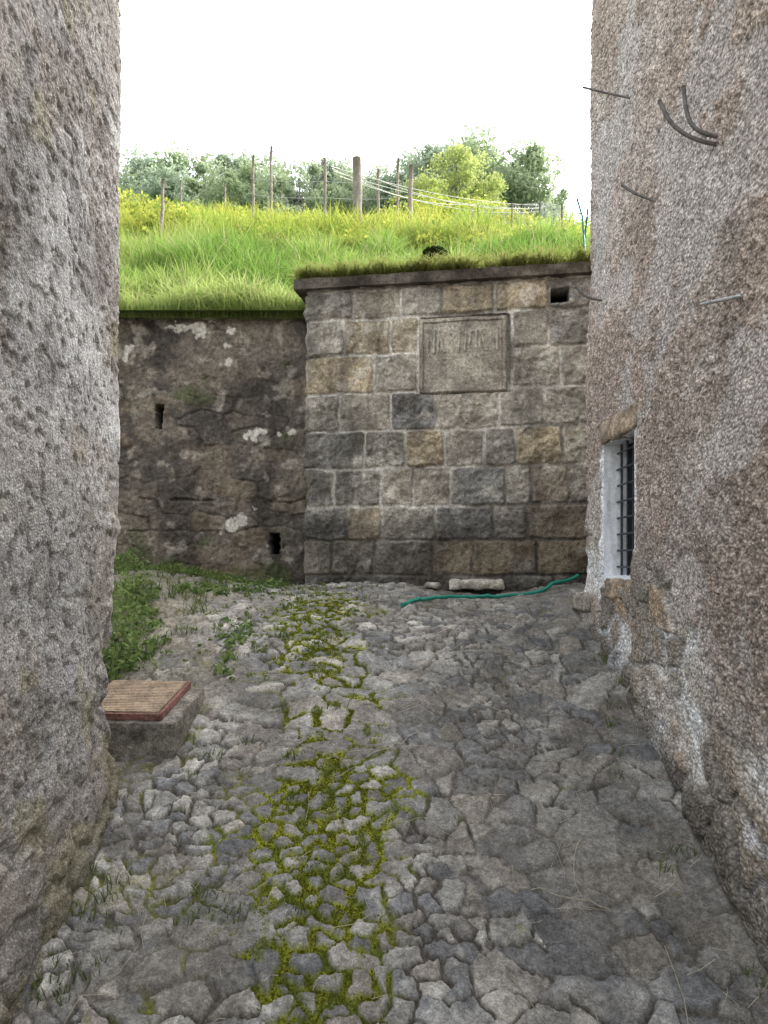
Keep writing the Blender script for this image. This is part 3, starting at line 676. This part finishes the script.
ob=blades("moss",np.stack([xx,yy,Z[ii,jj]-.003],1),.004+.007*rng.uniform(0,1,len(xx)),.004+.004*k,.6,mixc(lin(82,90,28),lin(102,106,36),k),mixc(lin(114,119,38),lin(148,144,54),k),M_grass,92); tag(ob,"yellow-green moss cushions filling the stone joints","moss","stuff")
M_straw=plain("dry_straw",(.42,.38,.30),.9)
bm=bmesh.new()
for q in range(190):
    a=random.uniform(-1.05,1.2); b=random.uniform(1.9,4.6); L=random.uniform(.03,.14) if q>10 else random.uniform(.25,.4); th=random.uniform(0,math.pi); tk=.0011 if q>10 else .0022
    N_=2 if q>10 else 8; P_=[]
    bend=random.uniform(-.12,.12)*L
    for s_ in range(N_+1):
        f=s_/N_; off=bend*4*f*(1-f); u=a+L*f*math.cos(th)-off*math.sin(th); v=b+L*f*math.sin(th)+off*math.cos(th); P_.append(Vector((u,v,path_z(u,v)+.006)))
    for p,q2 in zip(P_[:-1],P_[1:]):
        t=(q2-p).normalized(); s1=t.cross(Vector((0,0,1))).normalized()*tk; s2=Vector((0,0,tk))
        Av=[bm.verts.new(p+s1),bm.verts.new(p-s1*.5+s2),bm.verts.new(p-s1*.5-s2)]; Bv=[bm.verts.new(q2+s1),bm.verts.new(q2-s1*.5+s2),bm.verts.new(q2-s1*.5-s2)]
        for k in range(3): bm.faces.new((Av[k],Av[(k+1)%3],Bv[(k+1)%3],Bv[k]))
me=bpy.data.meshes.new("straw"); bm.to_mesh(me); bm.free(); me.materials.append(M_straw); ob=bpy.data.objects.new("straw",me); COL.objects.link(ob); tag(ob,"scattered dry straw and thin twigs on the cobbles","straw","stuff")

# ---------------------------------------------------------------- hatch box
hb=bpy.data.objects.new("hatch_box",None); COL.objects.link(hb); hb.location=(-1.175,3.56,.85); hb.rotation_euler=(math.radians(12),0,math.radians(-5)); hb.scale=(.95,.95,.95)
tag(hb,"slatted brown lid with faded red frame on a concrete hatch box","hatch")
ob=box_rough("base",0.02,-.01,-.055,.50,.46,.25,M_conc,amp=.006,res=.016,seed=2,edge=.9,colf=lambda q: mixc(lin(112,108,100),lin(78,75,68),ss(-.4,.5,vn(q[:,0]/.08,q[:,1]/.08,q[:,2]/.08,3)))); ob.parent=hb
lid=bpy.data.objects.new("lid",None); COL.objects.link(lid); lid.parent=hb; lid.location=(-.015,0,.086)
def addbox(bm,x0,x1,y0,y1,z0,z1):
    vs=[bm.verts.new(p) for p in [(x0,y0,z0),(x1,y0,z0),(x1,y1,z0),(x0,y1,z0),(x0,y0,z1),(x1,y0,z1),(x1,y1,z1),(x0,y1,z1)]]
    for f in [(0,3,2,1),(4,5,6,7),(0,1,5,4),(1,2,6,5),(2,3,7,6),(3,0,4,7)]: bm.faces.new([vs[i] for i in f])
bm=bmesh.new()
w_=.215
addbox(bm,-w_,w_,-w_,-w_+.014,-.014,.020); addbox(bm,-w_,w_,w_-.014,w_,-.014,.020); addbox(bm,-w_,-w_+.014,-w_+.015,w_-.015,-.014,.020); addbox(bm,w_-.014,w_,-w_+.015,w_-.015,-.014,.020)
me=bpy.data.meshes.new("frame"); bm.to_mesh(me); bm.free(); me.materials.append(M_red); o=bpy.data.objects.new("frame",me); COL.objects.link(o); o.parent=lid; m=o.modifiers.new("b",'BEVEL'); m.width=.004; m.segments=2
bm=bmesh.new()
for i in range(20):
    y0=-.199+i*.0200; addbox(bm,-.199,.199,y0,y0+.013,.012,.028)
addbox(bm,-.199,.199,-.199,.199,.0,.010)
me=bpy.data.meshes.new("slats"); bm.to_mesh(me); bm.free(); me.materials.append(M_slat); o=bpy.data.objects.new("slats",me); COL.objects.link(o); o.parent=lid; m=o.modifiers.new("b",'BEVEL'); m.width=.003; m.segments=2

# ---------------------------------------------------------------- hose, pale stone
def g(px,py,dd,dz=0): return ((px-384)/740*dd,dd,1.6+(560-py)/740*dd+dz)
hp=[]
for t in np.linspace(0,1,60):
    xx=.12+t*1.36; yy=4.92+.70*t**.8+.03*math.sin(t*7)
    zz=path_z(min(xx,1.9),yy)+.014
    if t>.75: zz+= (t-.75)/.25*.05
    hp.append((xx,yy,zz))
h=np.array(hp); k=np.ones(5)/5
h[:,2]=np.maximum(np.convolve(np.pad(h[:,2],2,mode='edge'),k,'valid'),h[:,2]-.002)
ob=tube("garden_hose",[tuple(p) for p in h],.0135,M_hose,10); tag(ob,"green garden hose lying across the top of the path","hose")
def rock(name,x,y,z,sx,sy,sz,col,mat,seed,lab,cat="stone",group=None,edge=1.5,amp=.014,rz=None):
    o=box_rough(name,x,y,z,sx,sy,sz,mat,amp=amp,res=.015,seed=seed,edge=edge,rotz=random.uniform(-.3,.3) if rz is None else rz,colf=lambda q: mixc(col,col*.7,ss(-.4,.5,vn(q[:,0]/.05,q[:,1]/.05,q[:,2]/.05,3))))
    return tag(o,lab,cat,None,group)
rock("loose_stone",.72,5.74,1.410,.42,.20,.07,lin(160,155,144),M_stone,31,"flat pale stone slab lying at the wall foot",edge=.8,amp=.010,rz=-.12)
rock("loose_stone",.38,5.8,1.40,.12,.10,.04,lin(146,142,134),M_stone,32,"small pale stone at the wall foot",amp=.008)
rock("loose_stone",1.33,4.66,1.33,.20,.30,.12,lin(138,132,122),M_stone,33,"rough stone block at the house corner")

# ---------------------------------------------------------------- posts, wires
def post(px,pytop,dd,r,lab,lean=0,mat=M_wood,name="vineyard_post"):
    x,y,zt=g(px,pytop,dd); zb=float(hz(np.array([x]),np.array([y]))[0])-.15
    pts=[];rd=[]
    for k in range(7):
        t=k/6; pts.append((x+lean*(t-1)+.008*math.sin(k*2.1+px),y+.01*math.cos(k+px),zb+(zt-zb)*t)); rd.append(r*(1.08-.12*t))
    o=tube(name,pts,rd,mat,9); tag(o,lab,"post",None,"posts standing on the grassy hilltop"); return Vector((x,y,zt))
post(357,158,13.5,.082,"thick weathered wooden post in tall grass",-.03)
post(163,179,11.2,.026,"slim pale wooden stake in the meadow",.04)
a2=post(253,155,16,.026,"slim wooden vineyard post in the meadow")
a3=post(271,146,15.5,.026,"tall slim wooden vineyard post in the meadow")
a4=post(325,158,16,.030,"slim wooden vineyard post in the meadow")
a5=post(378,169,15,.028,"slim wooden vineyard post in the meadow")
a6=post(398,158,16,.028,"slim wooden vineyard post in the meadow",.02)
a7=post(411,165,14,.042,"weathered wooden post near thick post",.03)
for px,py,dd in [(181,180,20),(225,183,20),(452,195,20)]:
    post(px,py,dd,.022,"distant slim vineyard post among yellow growth")
def wire(name,a,b,sag,r,mat,lab,cat="wire",n=24,group=None):
    a=Vector(a);b=Vector(b); pts=[tuple(a.lerp(b,t)-Vector((0,0,sag*4*t*(1-t)))) for t in np.linspace(0,1,n)]
    o=tube(name,pts,r,mat,5); tag(o,lab,cat,None,group); return o
for i,(sp,ep) in enumerate([((331,166),(545,205)),((334,171),(548,208)),((340,176),(540,211)),((360,172),(550,206)),((332,168),(500,200))]):
    wire("bird_netting",g(sp[0],sp[1],14),g(ep[0],ep[1],18),.18+.04*i,.007,M_rope,"pale bundled netting strand slung between posts","netting",group="netting strands over the vineyard")
for zo in (.15,.5,.85):
    wire("trellis_wire",a2-Vector((0,0,zo)),a4-Vector((0,0,zo)),.04,.005,M_galv,"thin galvanised trellis wire between posts",group="trellis wires")
    wire("trellis_wire",a4-Vector((0,0,zo)),a6-Vector((0,0,zo)),.04,.005,M_galv,"thin galvanised trellis wire between posts",group="trellis wires")
wire("overhead_cable",g(60,108,25),g(216,143,34),.3,.016,M_cable,"thin overhead cable crossing the pale sky","cable")
fc=bpy.data.objects.new("wire_fence",None); COL.objects.link(fc); fc.location=Vector(g(585,240,11)); tag(fc,"light wire mesh fence on thin stakes above the wall","fence")
tops=[]
for px,py,dd in [(452,212,17),(478,205,15.5),(512,203,14),(540,200,12.5),(562,203,11.5)]:
    x,y,zt=g(px,py,dd); zb=float(hz(np.array([x]),np.array([y]))[0])-.1
    o=tube("stake",[(x,y,zb),(x,y,zt)],.014,M_wood,6); par(o,fc); tops.append((Vector((x,y,zb+.1)),Vector((x,y,zt))))
bm=bmesh.new()
def addseg(bm,p,q,r=.004):
    t=(q-p).normalized(); a=t.cross(Vector((0,.3,1))).normalized(); b=t.cross(a)
    A_=[bm.verts.new(p+(a*math.cos(k*2.094)+b*math.sin(k*2.094))*r) for k in range(3)]; B_=[bm.verts.new(q+(a*math.cos(k*2.094)+b*math.sin(k*2.094))*r) for k in range(3)]
    for k in range(3): bm.faces.new((A_[k],A_[(k+1)%3],B_[(k+1)%3],B_[k]))
for (b0,t0),(b1,t1) in zip(tops[:-1],tops[1:]):
    for f in (.15,.35,.55,.75,.95): addseg(bm,b0.lerp(t0,f),b1.lerp(t1,f))
    for f in np.linspace(0,1,16): addseg(bm,b0.lerp(b1,f).lerp(t0.lerp(t1,f),.1),b0.lerp(b1,f).lerp(t0.lerp(t1,f),.95),.003)
me=bpy.data.meshes.new("mesh_wire"); bm.to_mesh(me); bm.free(); me.materials.append(M_galv); o=bpy.data.objects.new("mesh_wire",me); COL.objects.link(o); par(o,fc)
x,y,z=g(577,198,8); o=tube("teal_stake",[(x+.12,y,float(hz(np.array([x]),np.array([y]))[0])-.1),(x+.06,y,z-.2),(x,y,z)],[.012,.011,.010],M_teal,7); tag(o,"teal painted leaning stake above the wall","stake")
x,y,z=g(588,208,8); o=tube("teal_stake",[(x-.1,y+.05,float(hz(np.array([x]),np.array([y]))[0])-.1),(x,y,z)],[.011,.010],M_teal,7); tag(o,"second teal stake crossing the first above the wall","stake")
x,y,_=g(432,235,8.0); z=float(hz(np.array([x]),np.array([y]))[0])
o=veg("dark_bush",[(x,y,z+.10),(x,y,z+.25),(x+.03,y,z+.36)],1500,[.15,.17,.14],.024,(lin(26,34,22),lin(58,68,38)),95,flat=.6); tag(o,"small dark evergreen bush above the wall","bush")

# ---------------------------------------------------------------- trees
def make_tree_meshes(seed,cols,h=7.5,wid=2.6,nleaf=8500,ls=.12,nc=40):
    r=np.random.default_rng(seed)
    cen=[];rad=[]
    for i in range(nc):
        t=r.uniform(0,1); ang=r.uniform(0,2*np.pi); rr=wid*np.sqrt(1-(2*t-1)**2*.85)*r.uniform(.2,1.0)
        cen.append((rr*math.cos(ang),rr*math.sin(ang),h*(.26+.66*t))); rad.append(r.uniform(.4,1.15))
    cen=np.array(cen);rad=np.array(rad)
    ci=r.integers(0,nc,nleaf); v=r.normal(size=(nleaf,3)); v/=np.linalg.norm(v,axis=1)[:,None]
    P=cen[ci]+v*(rad[ci]*r.uniform(.45,1.2,nleaf))[:,None]*np.array([1,1,.75])
    k=r.uniform(0,1,nleaf)*.4+.6*(v[:,2]*.5+.5); clump_tone=r.uniform(.85,1.15,nc)[ci]  # leaves paler towards clump tops, plus a random tone per clump
    col=(cols[0]*(1-k)[:,None]+cols[1]*k[:,None])*clump_tone[:,None]
    crown=leafcards(P,ls*r.uniform(.6,1.5,nleaf),seed+1,col)
    V=[];F=[]
    def limb(p,q,r0,r1):
        p=Vector(p);q=Vector(q);t=(q-p).normalized();a=t.cross(Vector((.3,1,.1))).normalized();b=t.cross(a);n=7;base=len(V);K=4
        for j in range(K+1):
            f=j/K; c_=p.lerp(q,f)+Vector((math.sin(f*5+seed)*.05,math.cos(f*4)*.05,0))*(f>0)
            for i in range(n):
                w=2*math.pi*i/n; V.append(c_+(a*math.cos(w)+b*math.sin(w))*(r0+(r1-r0)*f))
        for j in range(K):
            for i in range(n): F.append((base+j*n+i,base+j*n+(i+1)%n,base+(j+1)*n+(i+1)%n,base+(j+1)*n+i))
    limb((0,0,-.5),(.1,.05,h*.55),.16,.09); limb((.1,.05,h*.55),(0,.1,h*.85),.09,.03)
    for i in range(0,nc,2):
        b0=Vector((.05,.03,h*r.uniform(.22,.6))); limb(b0,cen[i],.06,.02)
    return crown,(np.array([tuple(v) for v in V]),np.array(F))
haze_leaf=[(lin(128,144,120),lin(168,180,146)),(lin(132,148,130),lin(170,184,156)),(lin(120,138,110),lin(162,176,136))]  # aerial haze put into these pale leaf colours
yg=(lin(146,160,100),lin(188,196,124))
variants=[make_tree_meshes(800+i*10,haze_leaf[i]) for i in range(3)]+[make_tree_meshes(850,yg,6.5,2.6,3800,.12,22)]
cache={}
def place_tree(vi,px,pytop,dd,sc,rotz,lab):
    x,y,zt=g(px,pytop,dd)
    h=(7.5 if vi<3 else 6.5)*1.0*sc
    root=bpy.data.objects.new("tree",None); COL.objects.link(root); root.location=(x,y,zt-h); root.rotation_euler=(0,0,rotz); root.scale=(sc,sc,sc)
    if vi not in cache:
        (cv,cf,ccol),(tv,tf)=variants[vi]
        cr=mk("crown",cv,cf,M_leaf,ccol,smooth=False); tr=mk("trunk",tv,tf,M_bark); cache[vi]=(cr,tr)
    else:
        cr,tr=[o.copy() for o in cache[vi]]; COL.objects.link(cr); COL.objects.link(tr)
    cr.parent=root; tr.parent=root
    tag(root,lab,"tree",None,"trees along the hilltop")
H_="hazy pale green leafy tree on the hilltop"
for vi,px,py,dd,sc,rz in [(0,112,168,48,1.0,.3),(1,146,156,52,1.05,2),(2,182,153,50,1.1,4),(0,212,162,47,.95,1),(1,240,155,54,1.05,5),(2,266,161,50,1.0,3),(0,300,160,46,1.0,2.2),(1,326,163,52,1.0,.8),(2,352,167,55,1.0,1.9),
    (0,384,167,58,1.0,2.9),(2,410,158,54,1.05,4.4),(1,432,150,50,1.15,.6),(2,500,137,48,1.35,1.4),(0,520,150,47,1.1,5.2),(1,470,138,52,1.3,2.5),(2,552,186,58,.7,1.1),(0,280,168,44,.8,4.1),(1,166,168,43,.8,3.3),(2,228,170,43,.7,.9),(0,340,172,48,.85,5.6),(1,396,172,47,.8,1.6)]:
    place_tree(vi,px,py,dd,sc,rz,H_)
place_tree(3,455,148,42,.66,.5,"bright yellow-green sunlit tree on the hilltop")
place_tree(3,484,170,40,.5,2.5,"bright yellow-green sunlit tree on the hilltop")
place_tree(3,432,168,39,.5,4.0,"bright yellow-green sunlit tree on the hilltop")

# ---------------------------------------------------------------- light, world, camera
sd=Vector((.72,.40,.60)).normalized()
L=bpy.data.lights.new("sun",'SUN'); L.energy=3.0; L.angle=math.radians(.6); L.color=(1,.93,.80)
lo=bpy.data.objects.new("sun",L); COL.objects.link(lo); lo.rotation_euler=sd.to_track_quat('Z','Y').to_euler(); lo.location=(10,10,20)
w=bpy.data.worlds.new("World"); S.world=w; w.use_nodes=True; t=w.node_tree; t.nodes.clear()
o=t.nodes.new("ShaderNodeOutputWorld"); bg=t.nodes.new("ShaderNodeBackground"); sk=t.nodes.new("ShaderNodeTexSky")
sk.sky_type='NISHITA'; sk.sun_disc=False; sk.sun_elevation=math.asin(sd.z); sk.sun_rotation=math.atan2(sd.x,sd.y); sk.dust_density=4; sk.air_density=1; sk.ozone_density=1
hsv=t.nodes.new("ShaderNodeHueSaturation"); hsv.inputs["Saturation"].default_value=.25
wm=t.nodes.new("ShaderNodeVectorMath"); wm.operation='MULTIPLY'; wm.inputs[1].default_value=(1.0,1.0,.985)
t.links.new(sk.outputs[0],hsv.inputs["Color"]); t.links.new(hsv.outputs[0],wm.inputs[0]); t.links.new(wm.outputs[0],bg.inputs[0]); bg.inputs[1].default_value=.80; t.links.new(bg.outputs[0],o.inputs[0])
cam=bpy.data.cameras.new("camera"); co=bpy.data.objects.new("camera",cam); COL.objects.link(co); S.camera=co
co.location=(0,0,1.6); co.rotation_euler=(math.pi/2,0,0); cam.sensor_width=36; cam.lens=26.0; cam.shift_y=48/1024; cam.clip_end=2000; cam.clip_start=.05
S.view_settings.view_transform='Standard'; S.view_settings.look='None'; S.view_settings.exposure=0
